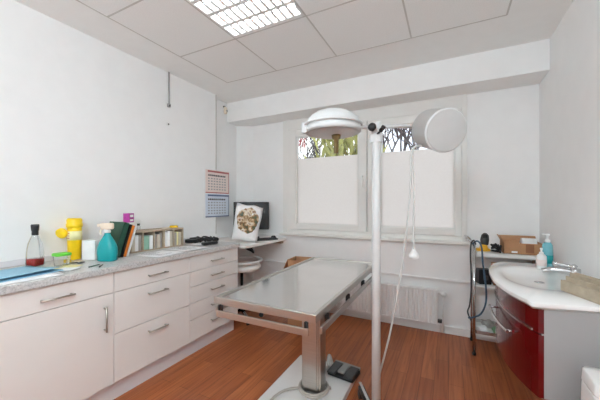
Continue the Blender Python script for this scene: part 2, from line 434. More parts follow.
# slips and little tools
t = tag(obj('paper_slip', sheet(-.07, .05, -.06, .06, 0), 'slip', loc=(-2.15, .985, ZW)), 'pale yellow paper slip beside the green-lidded tub', 'paper'); t.rotation_euler.z = .5
t = tag(obj('gauze_packet', sheet(-.05, .05, -.035, .04, 0, .004, th=.006), 'paper', loc=(-2.05, .93, ZW+.002)), 'small white packet at the worktop edge in front of the tub', 'packet'); t.rotation_euler.z = .4
t = thing('scissors', 'dark small scissors lying beside the yellow container', 'scissors', (-2.23, 1.075, ZW), .7)
sc = MB()
for s in (-1, 1):
    sc.tube([(.0, 0, .004), (-.055, s*.008, .004)], [.004, .0015], 6)
    sc.tube([(.02+.014*math.cos(a), s*.014+.012*math.sin(a), .004) for a in [k*PI/6 for k in range(12)]], .0028, 6, closed=True)
obj('blades', sc, 'dark', t)
for k, (x, y, m, lab) in enumerate(((-2.02, 1.07, 'dgreen', 'dark green pen lying near the worktop edge'), (-1.985, 1.09, 'black', 'black pen lying nearest the worktop edge'))):
    t = thing('pen', lab, 'pen', (x, y, ZW+.005), 1.9+.5*k)
    obj('barrel', MB().tube([(-.045, 0, 0), (.03, 0, 0)], .0036, 8), m, t); obj('tip', MB().tube([(.03, 0, 0), (.044, 0, 0)], [.0036, .001], 8), 'grey', t)
# yellow sharps container
t = thing('sharps_container', 'tall yellow round container with open yellow lid on the worktop', 'container', (-2.42, 1.145, ZW))
obj('body', MB().lathe([(.038, 0), (.04, .004), (.044, .22), (.044, .235)], 28), 'yellow', t)
obj('paper_label', MB().lathe([(.0432, .14), (.0446, .14), (.0452, .205), (.0438, .205)], 28, cap=False), 'slip', t)
lm = MB()
for k in range(3):
    for q in range(5):
        a = -2.6+q*.34; lm.box(.0448, .0456, -.005, .005, .152+.017*k, .159+.017*k, X=T(0, 0, 0, 0, 0, a))
obj('label_print', lm, 'red_print', t)
obj('lid', MB().lathe([(.047, .232), (.05, .236), (.05, .255), (.046, .262), (.047, .285), (.04, .296), (0, .297)], 28), 'yellow', t)
obj('flap', MB().lathe([(.034, 0), (.037, .003), (.037, .02), (.028, .026), (0, .027)], 24, X=T(-.03, -.058, .195, PI/2+.3, 0, .5)), 'yellow', t)
# white box
t = thing('carton', 'plain white carton between the yellow container and teal spray bottle', 'box', (-2.315, 1.205, ZW), .5)
obj('box', MB().box(-.045, .045, -.035, .035, 0, .135, .002), 'paper', t)
obj('flap', MB().box(-.044, .044, -.034, .034, .1352, .1375, .001), 'paper', t)
# spray bottle
t = thing('spray_bottle', 'teal spray bottle with cream trigger head on the worktop', 'spray bottle', (-2.14, 1.215, ZW), 3.61)
obj('body', MB().lathe([(.054, 0), (.063, .006), (.066, .06), (.064, .095), (.052, .13), (.034, .16), (.02, .185), (.017, .2)], 28, sy=.62, sq=2.6), 'teal', t)
obj('collar', MB().lathe([(.02, .198), (.021, .2), (.02, .216), (.014, .22)], 20), 'white', t)
obj('trigger_head', MB().box(-.042, .045, -.015, .015, .222, .266, .009).box(.04, .068, -.009, .009, .24, .26, .003).tube(curve([(.03, 0, .225), (.05, 0, .21), (.045, 0, .185)], 4), .006, 8).tube([(0, 0, .21), (0, 0, .225)], .012, 10), 'cream', t)
# leaning books
for k, (m, th, h, lab, bx) in enumerate((('dgreen', .04, .262, 'dark green binder leaning at the front of the book row', -2.185), ('black', .014, .25, 'thin black book leaning behind the dark green binder', -2.175), ('orange', .02, .24, 'orange book leaning between the black and white books', -2.172), ('paper', .016, .235, 'white booklet leaning last in the row against the rack', -2.17))):
    y0 = 1.29+(0, .0435, .0593, .0815)[k]
    t = thing('book', lab, 'book', (bx, y0, ZW+.0008+th*math.sin(.3)), 0, 'books leaning on the rack', rot=(-.30, 0, 0))
    c = MB().box(-.19, 0, 0, .002, 0, h).box(-.19, 0, th-.002, th, 0, h).box(-.002, 0, 0, th, 0, h)
    obj('cover', c, m, t); obj('pages', MB().box(-.185, -.003, .0022, th-.0022, .003, h-.004), 'paper', t)
# rack with packs
RY0, RY1, RX0, RX1 = 1.475, 2.0, -2.46, -2.28
t = thing('storage_rack', 'low wooden pigeonhole rack filled with packs on the worktop', 'rack', (-2.37, (RY0+RY1)/2, ZW))
zt = .172
obj('top_board', MB().box(RX0, RX1, RY0, RY1, ZW+zt-.012, ZW+zt, .001), 'wood', t, True)
obj('base_board', MB().box(RX0, RX1, RY0, RY1, ZW, ZW+.01, .001), 'wood', t, True)
obj('back_board', MB().box(RX0, RX0+.006, RY0, RY1, ZW+.01, ZW+zt-.012), 'wood', t, True)
nd = 5; cw = (RY1-RY0-.012)/nd
for k in range(nd+1):
    y = RY0+.006+cw*k
    obj('divider', MB().box(RX0+.006, RX1, y-.005, y+.005, ZW+.01, ZW+zt-.012), 'wood', t, True)
names = ['first', 'second', 'third', 'fourth', 'fifth']
for k in range(nd):
    ya = RY0+.006+cw*k+.006; w = (cw-.014)/3
    for q in range(3):
        m = (['beigepack', 'paper', 'greypack'], ['tealpack', 'tealpack', 'paper'], ['greypack', 'beigepack', 'greypack'], ['paper', 'paper', 'beigepack'], ['greypack', 'slip', 'beigepack'])[k][q]
        h = random.uniform(.115, .143); d = random.uniform(.0, .018)
        cname = {'beigepack': 'beige', 'paper': 'white', 'greypack': 'grey', 'tealpack': 'pale green', 'slip': 'pale yellow'}[m]
        tag(obj('pack', MB().box(-.15, .0, 0, w-.0015, 0, h, .002), m, loc=(RX1-.004-d, ya+w*q, ZW+.0105)),
            '%s pack, %s from the left in the %s slot of the wooden rack' % (cname, names[q], names[k]), 'pack', 'packs in the wooden rack')
t = thing('magenta_carton', 'magenta and white carton standing on the left end of the wooden rack', 'box', (-2.37, 1.515, ZW+zt+.0005), .4)
obj('box', MB().box(-.026, .026, -.03, .03, 0, .075, .001), 'white', t); obj('printed_sleeve', MB().box(-.0265, .0265, -.0305, .0305, .074, .15, .001), 'magenta', t)
obj('print', MB().box(.0266, .0275, -.02, .02, .085, .1).box(.0266, .0275, -.02, .02, .118, .138), 'paper', t)
t = thing('vial', 'small clear vial with grey cap on the rack beside the magenta carton', 'vial', (-2.33, 1.575, ZW+zt+.0005))
obj('glass', MB().lathe([(.013, 0), (.014, .003), (.014, .035), (.008, .042), (.008, .046)], 16), 'clear', t); obj('cap', MB().lathe([(.011, .046), (.011, .062), (0, .062)], 16), 'dark', t)
tag(obj('tape_roll', MB().tube([(.03*math.cos(a), .03*math.sin(a), .01) for a in [k*PI/12 for k in range(24)]], .01, 10, closed=True), 'yellow', loc=(-2.36, 1.955, ZW+zt+.0005)), 'yellow tape roll on the right end of the wooden rack', 'tape')
# papers in front of the rack
for k, (x, y, w, l, rz, lab) in enumerate(((-2.06, 1.58, .13, .16, .08, 'white printed sheet left in front of the wooden rack'), (-2.09, 1.87, .14, .15, -.1, 'white printed sheet right in front of the wooden rack'), (-2.2, 2.14, .1, .13, .1, 'white sheet lying beside the black cables'))):
    t = thing('printed_sheet', lab, 'paper', (x, y, ZW+.0016*k), rz)
    obj('paper', sheet(-w, w, -l/1.2, l/1.2, 0, .006, th=.001), 'paper', t)
    pm = MB()
    for q in range(8): pm.box(-w*.8+q*w*.2, -w*.8+q*w*.2+.006, -l*.6, -l*.6+random.uniform(.06, .2), .0012, .0016)
    if k < 2:
        for v in pm.bm.verts: v.co.z += .0015+.0036*max(0, (v.co.x+w)/(2*w))**2+.0016*math.sin((v.co.y+l/1.2)/(l/.6)*3+(v.co.x+w)/w)**2*max(0, (v.co.x+w)/(2*w))
    obj('print', pm, 'print_', t)
# black cables, adapter, phone
t = thing('power_adapter', 'black power adapter box among the cables on the worktop', 'adapter', (-2.33, 2.15, ZW+.006), .3)
obj('case', MB().box(-.06, .06, -.035, .035, 0, .035, .006), 'black', t); obj('socket', MB().box(.06, .07, -.012, .012, .008, .026, .002), 'dark', t)
pts = []
for k in range(70):
    a = k*.42; r = .07+.03*math.sin(k*.7)
    pts.append((-2.24+.1*math.cos(a)+.03*math.sin(k*1.3), 2.27+.075*math.sin(a), ZW+.012+.016*(k % 4)/2+.018*math.sin(k*.9)**2))
tag(obj('cable_coil', MB().tube(curve(pts, 3), .0075, 6), 'black'), 'tangled black cable heap at the far end of the worktop', 'cable')
t = thing('handset', 'black cordless handset lying at the far worktop end', 'phone', (-2.075, 2.135, ZW+.006), 1.35)
obj('case', MB().box(-.08, .08, -.025, .025, 0, .026, .008), 'black', t); obj('keypad', MB().box(-.05, .02, -.016, .016, .0262, .028, .001), 'dark', t)
t = thing('hole_punch', 'black desk tool standing behind the cable heap by the wall', 'stationery', (-2.42, 2.27, ZW), .1)
obj('base', MB().box(-.05, .05, -.03, .03, 0, .012, .003), 'dark', t); obj('arm', MB().box(-.05, .04, -.022, .022, .02, .045, .006, X=T(0, 0, 0, 0, -.12, 0)).box(-.045, -.03, -.02, .02, .01, .03), 'black', t)

# ------------------------------------------------------------------ desk: bag, monitor, keyboard, mouse
ZD = .8705
ang = math.atan2(.45, .9)
def pillow(w, h, d, n=10):
    m = MB(); vs = []; fs = []
    for s in (-1, 1):
        for i in range(n+1):
            for j in range(n+1):
                a, b = i/n*2-1, j/n*2-1
                f = ((1-a**6)*(1-b**4))**.5
                bot = 1.0 if b < 0 else (1-.55*b)
                wr = .012*math.sin(7*b+2*a)*math.sin(3*a+1)
                vs.append((a*w/2*(1-.03*(1-abs(b))+.03*math.sin(3*b)), s*(d/2*f*bot+wr*f), (b+1)/2*h+.006*math.sin(5*a)*(b > .5)))
    N = (n+1)**2
    for i in range(n):
        for j in range(n):
            q = (i*(n+1)+j, (i+1)*(n+1)+j, (i+1)*(n+1)+j+1, i*(n+1)+j+1); fs.append(q); fs.append(tuple(N+k for k in q[::-1]))
    m._add(vs, fs, None, True); bmesh.ops.remove_doubles(m.bm, verts=m.bm.verts, dist=.0004); return m
t = thing('feed_bag', 'white bag with brown animal print leaning on the desk before the monitor', 'bag', (-2.02, 2.60, ZD+.02), rot=(-.06, .17, .66))
bag = obj('bag', pillow(.29, .40, .11), 'paper', t)
pb = MB(); n = 14; vs = []; fs = []
for i in range(n+1):
    for j in range(n+1):
        a, b = (i/n*2-1), (j/n*2-1)
        l = max(abs(a), abs(b)) / max(1e-6, math.hypot(a, b)) if (a or b) else 1
        x = a*l*.118*(1+.06*math.sin(4*b)+.03*math.sin(13*b)); zz = .232+b*l*.14*(1+.05*math.sin(4*a)+.03*math.sin(11*a))
        A, B = x/.145, zz/.40*2-1
        f = max(0, (1-A**6)*(1-B**4))**.5; bot = 1.0 if B < 0 else (1-.55*B); wr = .012*math.sin(7*B+2*A)*math.sin(3*A+1)
        vs.append((x, -(.055*f*bot+wr*f)-.0035, zz))
for i in range(n):
    for j in range(n): fs.append((i*(n+1)+j, (i+1)*(n+1)+j, (i+1)*(n+1)+j+1, i*(n+1)+j+1))
pb._add(vs, fs, None, True); obj('printed_picture', pb, 'picture', t)
t = thing('monitor', 'flat dark computer monitor switched off on the corner desk', 'monitor', (-2.23, 3.02, ZD), .62)
obj('base', MB().box(-.1, .1, -.07, .08, 0, .012, .004), 'dark', t)
obj('stand', MB().box(-.03, .03, .02, .045, .01, .2, .004), 'dark', t)
obj('casing', MB().box(-.222, .222, -.012, .02, .105, .455, .006), 'black', t)
obj('screen', MB().box(-.212, .212, -.0135, -.011, .118, .445), 'screen', t)
t = thing('keyboard', 'dark keyboard lying on the desk in front of the monitor', 'keyboard', (-1.97, 2.90, ZD), 1.05)
obj('case', MB().box(-.17, .17, -.06, .06, 0, .016, .004), 'dark', t)
kb = MB()
for i in range(15):
    for j in range(5): kb.box(-.162+.0217*i, -.144+.0217*i, -.052+.021*j, -.035+.021*j, .016, .021, .001, seg=1)
obj('keys', kb, 'black', t)
t = thing('computer_mouse', 'black computer mouse at the window end of the desk', 'mouse', (-1.97, 3.13, ZD), .5)
obj('shell', MB().lathe([(.03, 0), (.033, .006), (.03, .02), (.018, .03), (0, .033)], 20, sy=1.6), 'black', t); obj('wheel', MB().box(-.003, .003, -.04, -.02, .0245, .031, .001), 'grey', t)
# lead hanging under the desk
o = obj('cable_bundle', MB().tube(curve([(-2.02, 2.62, .838), (-2.03, 2.66, .80), (-1.99, 2.70, .77), (-1.98, 2.72, .75), (-2.03, 2.76, .775), (-2.06, 2.72, .81), (-2.0, 2.69, .838)], 5), .014, 8).box(-2.04, -1.96, 2.60, 2.70, .805, .8415, .006), 'black', desk, True); o['label'] = 'black cable bundle under the desk board'
# stool under the desk
t = thing('swivel_stool', 'white upholstered swivel stool with rail pushed under the corner desk', 'stool', (-2.10, 2.66, 0), .3)
obj('seat', MB().lathe([(.17, .555), (.205, .562), (.215, .59), (.208, .612), (.16, .622), (0, .624)], 32), 'cab', t)
obj('seat_plate', MB().lathe([(.1, .535), (.12, .54), (.12, .555), (.03, .556)], 24), 'black', t)
lp = [(.225*math.cos(a), .225*math.sin(a), .662+.0*a) for a in [(-.62+1.62*k/20)*PI for k in range(21)]]
obj('rail', MB().tube(lp, .013, 10).tube(curve([lp[0], (lp[0][0], lp[0][1]+.004, .62), (lp[0][0]*.75, lp[0][1]*.75, .556)], 5), .011, 8).tube(curve([lp[-1], (lp[-1][0], lp[-1][1], .62), (lp[-1][0]*.75, lp[-1][1]*.75, .556)], 5), .011, 8), 'white', t)
obj('gas_column', MB().lathe([(.03, .09), (.03, .3), (.016, .31), (.016, .54)], 18), 'black', t)
for k in range(5):
    a = k*2*PI/5+.35; c, s = math.cos(a), math.sin(a)
    l = obj('leg', MB().tube([(.02*c, .02*s, .1), (.22*c, .22*s, .075)], [.022, .013], 8), 'chrome', t)
    obj('caster', MB().tube([(.22*c-.012*s, .22*s+.012*c, .026), (.22*c+.012*s, .22*s-.012*c, .026)], .026, 14).tube([(.22*c, .22*s, .03), (.22*c, .22*s, .075)], .007, 8), 'black', l)
# open cardboard box behind the table
t = thing('cardboard_box', 'tall open brown cardboard box standing behind the steel table', 'box', (-1.385, 2.87, 0), .1)
cb = MB().box(-.17, .17, -.12, -.114, 0, .70).box(-.17, .17, .114, .12, 0, .70).box(-.17, -.164, -.12, .12, 0, .70).box(.164, .17, -.12, .12, 0, .70).box(-.17, .17, -.12, .12, 0, .006)
obj('box', cb, 'kraft', t)
for s in (-1, 1):
    obj('flap', MB().box(0, .12, -.116, .116, 0, .005, X=T(s*.171, 0, .70, 0, 1.15, 0 if s > 0 else PI)), 'kraft', t)

# ------------------------------------------------------------------ left wall: calendar, pipe stub, sensor
t = thing('wall_calendar', 'wall calendar with red month above blue month on the left wall', 'calendar', (XL, 2.70, 1.14))
obj('backing', MB().box(.0, .004, -.215, .215, 0, .575), 'paper', t)
for (z0, m, pm) in ((.285, 'red_print', 'pinkpaper'), (.0, 'blue_print', 'bluepaper')):
    p = obj('month_sheet', MB().box(.0045, .0065, -.19, .212, z0+.004, z0+.28), pm, t)
    obj('month_frame', MB().box(.0066, .008, -.155, .212, z0+.252, z0+.272).box(.0066, .008, -.19, .212, z0+.004, z0+.016).box(.0066, .008, .203, .212, z0+.004, z0+.275), m, p)
    ti = MB()
    x = -.15
    while x < .13:
        w = random.uniform(.012, .03); ti.box(.0066, .0072, x, x+w, z0+.205, z0+.225); x += w+.006
    obj('month_name', ti, 'ink', p)
    for r in range(5):
        dg = MB()
        for c in range(7):
            y = -.15+c*.046; z = z0+.17-r*.032; dg.box(.0066, .0071, y, y+.014, z, z+.015); dg.box(.0066, .0071, y+.017, y+.026, z, z+.015)
        obj('week_row', dg, 'print_', p)
t = thing('pipe_stub', 'short grey pipe hanging down the left wall from the ceiling', 'pipe', (XL+.016, 2.009, 2.27))
obj('pipe', MB().tube([(0, 0, .03), (0, 0, .349)], .0085, 12), 'lgrey', t)
obj('end_clip', MB().box(-.015, .01, -.014, .014, 0, .034, .004), 'lgrey', t); obj('screw', MB().tube([(.008, 0, .014), (.013, 0, .014)], .007, 10), 'black', t)
t = thing('wall_plug', 'small dark screw fitting in the left wall below the pipe', 'wall fitting', (XL, 2.009, 2.085))
obj('plate', MB().box(0, .006, -.016, .016, 0, .03, .003), 'white', t); obj('screw', MB().tube([(.005, 0, .015), (.011, 0, .015)], .007, 10), 'black', t)
t = thing('motion_sensor', 'small white motion sensor in the ceiling corner by the beam', 'sensor', (XR2+.02, 2.935, 2.47), .5)
obj('bracket', MB().box(-.035, .0, -.012, .012, .08, .1, .003), 'dark', t); obj('body', MB().lathe([(.018, 0), (.026, .012), (.028, .06), (.02, .085), (0, .088)], 18, sx=.8), 'cream', t); obj('lens', MB().lathe([(.014, 0), (.012, .006), (0, .01)], 14, X=T(.02, -.008, .035, 0, PI/2, -.4)), 'lgrey', t)

# ------------------------------------------------------------------ radiator
t = thing('radiator', 'white ribbed panel radiator under the window', 'radiator', (-.75, 3.24, .1))
RA, RB_, z0, z1 = -1.45, -.105, .10, .445
pan = MB(); n = 31
poly = []
for k in range(n):
    x = RA+(RB_-RA)*k/n; w = (RB_-RA)/n
    poly += [(x+w*.10, 3.211), (x+w*.26, 3.197), (x+w*.74, 3.197), (x+w*.90, 3.211)]
poly = [(RA, 3.211)]+poly+[(RB_, 3.211), (RB_, 3.217), (RA, 3.217)]
pan.prism(poly, z0+.012, z1-.012); pan.box(RA, RB_, 3.198, 3.217, z0, z0+.014, .004).box(RA, RB_, 3.198, 3.217, z1-.014, z1, .004)
obj('front_panel', pan, 'white', t, True)
obj('top_grille', MB().box(RA, RB_, 3.217, 3.262, z1-.014, z1-.006, .002).box(RA, RB_, 3.24, 3.262, z0, z1-.014), 'white', t, True)
obj('end_cover', MB().box(RB_, RB_+.006, 3.197, 3.262, z0, z1, .002), 'white', t, True)
v = obj('valve', MB().tube([(RB_, 3.23, .415), (RB_+.06, 3.23, .415)], .013, 10).lathe([(.02, 0), (.028, .01), (.026, .05), (.018, .06), (0, .061)], 16, X=T(RB_+.05, 3.225, .415, PI/2, 0, .3)), 'white', t, True)
obj('supply_pipe', MB().tube([(RB_+.055, 3.232, .42), (RB_+.055, 3.232, .02)], .007, 8).tube([(RB_+.0, 3.232, .135), (RB_+.03, 3.232, .135), (RB_+.03, 3.232, .02)], .007, 8), 'white', t, True)
obj('lockshield', MB().box(RB_+.005, RB_+.045, 3.215, 3.245, .115, .15, .006), 'dark', t, True)

# ------------------------------------------------------------------ steel examination table
TXC, TYC = -.805, 1.785
t = thing('examination_table', 'long stainless steel examination table on a single column', 'table', (TXC, TYC, 0), math.radians(.6))
hw, hl, zt = .287, .635, .82
obj('top_tray', MB().box(-hw+.018, hw-.018, -hl+.018, hl-.018, zt-.016, zt-.008), 'steeltop', t)
rim = MB()
for s in (-1, 1):
    rim.box(min(s*hw, s*(hw-.02)), max(s*hw, s*(hw-.02)), -hl, hl, zt-.038, zt, .003); rim.box(-hw+.01, hw-.01, min(s*hl, s*(hl-.02)), max(s*hl, s*(hl-.02)), zt-.038, zt, .003)
obj('rim', rim, 'steel', t)
obj('underframe', MB().box(-hw+.02, hw-.02, -hl+.02, hl-.02, zt-.034, zt-.02).box(-.1, .1, -.3, .3, zt-.09, zt-.034, .004), 'steel', t)
for s in (-1, 1):
    r = obj('side_rail', MB().box(s*(hw+.012)-.006, s*(hw+.012)+.006, -hl+.03, hl-.03, zt-.092, zt-.06, .002), 'steel', t)
    for y in (-.5, -.17, .17, .5): obj('rail_spacer', MB().box(min(s*(hw-.012), s*(hw+.012)), max(s*(hw-.012), s*(hw+.012)), y-.006, y+.006, zt-.088, zt-.034, .002), 'black', r)
    r = obj('end_rail', MB().box(-hw+.03, hw-.03, s*(hl+.012)-.006, s*(hl+.012)+.006, zt-.092, zt-.06, .002), 'steel', t)
    for x in (-hw+.045, hw-.045): obj('rail_spacer', MB().box(x-.006, x+.006, min(s*(hl-.012), s*(hl+.012)), max(s*(hl-.012), s*(hl+.012)), zt-.088, zt-.034, .002), 'black', r)
obj('column', MB().lathe([(.06, .05), (.06, .735)], 40, sq=7, smooth=False).box(-.047, .047, -.067, .067, .05, .735, .003).box(-.067, .067, -.047, .047, .05, .735, .003), 'steel', t)
obj('base_plate', MB().box(-.29, .2, -.42, .385, 0, .048, .006), 'basewhite', t)
ccy = MB()
ring = []
for k in range(60):
    a = k/60*4*PI; ring.append((.095*math.cos(a+.5), .095*math.sin(a+.5), .062+.028*k/60+.006*math.sin(a)))
ring = [(-.13, -.36, .056), (-.2, -.22, .058), (-.14, -.06, .06)]+ring
obj('mains_lead', MB().tube(curve(ring, 4), .0085, 8), 'lead', t)
t = thing('foot_pedal', 'grey double foot pedal with black pads on the table base', 'pedal', (-.685, 2.06, .0485), -.12)
obj('body', MB().box(-.1, .1, -.075, .07, 0, .032, .008), 'black', t)
obj('bridge', MB().box(-.026, .026, -.06, .05, .0325, .05, .006).box(-.1, .1, .045, .07, .0325, .05, .005), 'grey', t)
for s in (-1, 1): obj('pad', MB().box(-.032, .032, -.09, .05, .0, .012, .004, X=T(s*.065, -.0, .034, .1, 0, 0)), 'dark', t)
obj('lead', MB().tube(curve([(-.1, .02, .015), (-.125, .04, .03), (-.135, .03, .075), (-.125, 0, .095), (-.115, -.03, .06), (-.12, -.01, .02), (-.15, -.04, .014), (-.2, -.08, .014)], 5), .014, 8), 'cord', t)

# ------------------------------------------------------------------ lamp on a stand
PX, PY = -.366, 1.667
t = thing('examination_lamp', 'white examination lamp stand with two lamp heads beside the steel table', 'lamp', (PX, PY, 0))
obj('pole', MB().lathe([(.0245, .06), (.0245, 1.70), (.02, 1.705)], 20), 'skin_shade', t)
for a in (121, 241, 1):
    c, s = math.cos(math.radians(a)), math.sin(math.radians(a))
    X = T(0, 0, 0, 0, 0, math.radians(a))
    l = obj('leg', MB().box(0, .31, -.02, .02, .055, .085, .006, X=X), 'black', t)
    obj('leg_strip', MB().box(.03, .335, -.009, .009, .0852, .092, .002, X=X), 'chrome', l)
    obj('caster', MB().tube([(.3*c-.018*s, .3*s+.018*c, .027), (.3*c+.018*s, .3*s-.018*c, .027)], .027, 14).tube([(.3*c, .3*s, .03), (.3*c, .3*s, .06)], .008, 8), 'black', l)
obj('hub', MB().lathe([(.03, .05), (.045, .055), (.045, .095), (.03, .11)], 24), 'black', t)
R_ = Vector((.891, .454, 0)); Fw = Vector((-.454, .891, 0))
def L(r, f, z): return R_*r+Fw*f+Vector((0, 0, z))      # stand axes: along the arm, across it, up
AZ = 1.735
arm = MB().tube([L(-.40, .0, AZ-.008), L(-.09, 0, AZ), L(.0, 0, AZ)], .011, 12).tube([L(0, 0, AZ), L(.12, .02, AZ+.01), L(.29, .09, AZ+.026)], .011, 12)
obj('arm', arm, 'skin_shade', t)
obj('joint', MB().box(-.03, .03, -.024, .024, 1.645, 1.695, .006).lathe([(.022, 1.70), (.027, 1.706), (.027, 1.755), (.018, 1.765)], 18), 'skin_shade', t)
obj('clamp_knob', MB().lathe([(.014, 0), (.022, .004), (.022, .02), (.014, .026), (0, .027)], 12, X=Matrix.Translation(L(-.035, -.035, AZ-.012)) @ Euler((PI/2, 0, .47)).to_matrix().to_4x4()).tube([L(-.035, -.03, AZ-.012), L(-.035, .0, AZ-.006)], .007, 8), 'black', t)
obj('clamp_knob', MB().tube([L(.012, -.045, 1.70), L(.028, -.062, 1.725)], .012, 10).tube([L(0, -.02, 1.69), L(.012, -.045, 1.70)], .006, 8), 'black', t)
# dome head on the left of the pole
dc = L(-.245, -.0, 0)
dm = MB().lathe([(.152, 1.702), (.157, 1.706), (.158, 1.728), (.152, 1.732), (.15, 1.752), (.142, 1.778), (.12, 1.797), (.1, 1.803), (.096, 1.812), (.05, 1.817), (0, 1.818)], 40, X=Matrix.Translation(dc))
h = obj('dome_head', dm, 'skin_shade', t)
obj('reflector', MB().lathe([(.148, 1.7), (.15, 1.702), (.13, 1.694), (.06, 1.688), (0, 1.687)], 36, X=Matrix.Translation(dc), cap=False), 'skin_shade', h)
obj('grip', MB().lathe([(.012, 1.585), (.013, 1.59), (.0135, 1.66), (.024, 1.668), (.026, 1.692), (0, 1.693)], 16, X=Matrix.Translation(dc+Vector((.02, 0, 0)))), mat('brown_grip', (112, 92, 52), .5, var=.08), h)
obj('rim_bracket', MB().box(-.018, .018, -.018, .018, 1.695, 1.755, .005, X=Matrix.Translation(L(-.40, -.02, 0))).tube([dc+R_*(.162*math.cos(a))+Fw*(.162*math.sin(a))+Vector((0, 0, 1.742)) for a in [k*PI/18 for k in range(36)]], .006, 8, closed=True), 'skin_shade', h)
# drum head on the right
nrm = Vector((.50, -.80, -.30)).normalized(); fc = Vector((-.013-PX, 1.735-PY, 1.69))
Xd = Matrix.Translation(fc) @ nrm.to_track_quat('Z', 'Y').to_matrix().to_4x4()
dr = MB().lathe([(.06, -.178), (.098, -.175), (.112, -.165), (.114, -.006), (.117, -.004), (.117, .0), (.11, .004)], 44, X=Xd)
h = obj('drum_head', dr, 'skin_shade', t)
obj('cover_disc', MB().lathe([(.1095, .0042), (.108, .008), (.05, .0095), (0, .01)], 44, X=Xd, smooth=False), 'disc', h)
obj('swivel', MB().tube([L(.29, .09, AZ+.026), fc-nrm*.172], .018, 12), 'skin_shade', h)
cp = Vector((-.179-PX, 1.775-PY, 1.612))
cl = MB().tube(curve([fc-nrm*.15+Vector((0, 0, -.1)), cp, cp+Vector((.004, 0, -.2)), cp+Vector((.0, 0, -.42)), cp+Vector((.002, 0, -.60))], 8), .0052, 8)
w = obj('switch_cord', cl, 'cord', t)
sw = cp+Vector((.002, 0, -.60))
obj('pull_switch', MB().lathe([(.006, .03), (.01, .022), (.026, .0), (.028, -.012), (.02, -.024), (0, -.028)], 18, X=Matrix.Translation(sw)), 'white', w)
fl = MB().tube(curve([fc-nrm*.15+Vector((0, 0, -.1)), cp+Vector((-.006, 0, 0)), cp+Vector((-.015, .0, -.2)), cp+Vector((-.055, .0, -.62)), cp+Vector((-.13, .03, -1.06)), cp+Vector((-.225, .09, -1.45)), (-.43-PX, 1.92-PY, .03), (-.41-PX, 1.84-PY, .007), (-.36-PX, 1.76-PY, .007), (-.33-PX, 1.70-PY, .03), (-.35-PX, 1.69-PY, .05)], 8), .0058, 8)
obj('mains_cord', fl, 'cord', t)

# ------------------------------------------------------------------ vanity and basin on the right wall
def bow(x_end, x_mid, y0, y1, n=24, p=2.4):
    c, h = (y0+y1)/2, (y1-y0)/2
    return [(x_end-(x_end-x_mid)*(1-abs((y-c)/h)**p), y) for y in [y0+(y1-y0)*k/n for k in range(n+1)]]
t = thing('vanity_unit', 'wall hung vanity with bowed dark red drawers and grey end panel', 'cabinet', (.5, 2.1, .445))
CY0, CY1 = 1.625, 2.56
obj('carcass', MB().prism([(.375, CY0+.02)]+[(x+.024, y) for x, y in bow(.352, .262, CY0+.02, CY1-.02)]+[(.70, CY1-.02), (.70, CY0+.02)], .447, .465).box(.69, .7198, CY0+.1, CY1-.02, .465, .838), 'lgrey', t, True)
obj('end_panel', MB().prism([(.364, CY0), (.716, CY0+.06), (.716, CY0+.08), (.364, CY0+.02)], .445, .84), 'lgrey', t, True)
obj('far_panel', MB().box(.366, .716, CY1-.018, CY1, .445, .84), 'lgrey', t, True)
for (a, b, nm) in ((.728, .838, 0), (.445, .724, 1)):
    f = bow(.352, .262, CY0, CY1)
    d = obj('drawer', MB().prism(f+[(x+.02, y) for x, y in f[::-1]], a, b, .003), 'red', t, True)
    fh = [(x, y) for x, y in bow(.352, .262, CY0, CY1, 60) if 1.78 < y < 2.2] if nm else [(x, y) for x, y in bow(.352, .262, CY0, CY1, 60) if 1.65 < y < 2.54]
    if nm:
        z = b-.065
        hm = MB().tube([(x-.034, y, z) for x, y in fh], .008, 8)
        for q in (fh[1], fh[-2]): hm.tube([(q[0]+.002, q[1], z), (q[0]-.034, q[1], z)], .006, 8)
        obj('handle', hm, 'chrome', d, True)
    else:
        obj('grip_strip', MB().prism([(x-.006, y) for x, y in fh]+[(x+.001, y) for x, y in fh[::-1]], a+.001, a+.01), 'chrome', d, True)
# basin: a bowed slab with a sunken bowl
bs = thing('washbasin', 'white bow-fronted washbasin slab with shallow bowl on the red vanity', 'basin', (.5, 2.1, .84))
out = [(.322, 1.585)]+bow(.33, .226, 1.60, 2.60, 26)+[(.36, 2.625), (.712, 2.625), (.712, 1.675)]
m = MB(); bm = m.bm
def radial(poly, cx, cy, n=72):
    res = []
    P = len(poly)
    for k in range(n):
        a = 2*PI*k/n; dx, dy = math.cos(a), math.sin(a); best = None
        for i in range(P):
            x1, y1 = poly[i][0]-cx, poly[i][1]-cy; x2, y2 = poly[(i+1) % P][0]-cx, poly[(i+1) % P][1]-cy
            ex, ey = x2-x1, y2-y1; den = dx*ey-dy*ex
            if abs(den) < 1e-9: continue
            tt = (x1*ey-y1*ex)/den; u = (x1*dy-y1*dx)/den
            if tt > 0 and -1e-6 <= u <= 1+1e-6: best = tt if best is None else max(best, tt)
        res.append((cx+dx*best, cy+dy*best))
    return res
cx, cy, n = .47, 2.10, 96
ro = radial(out, cx, cy, n)
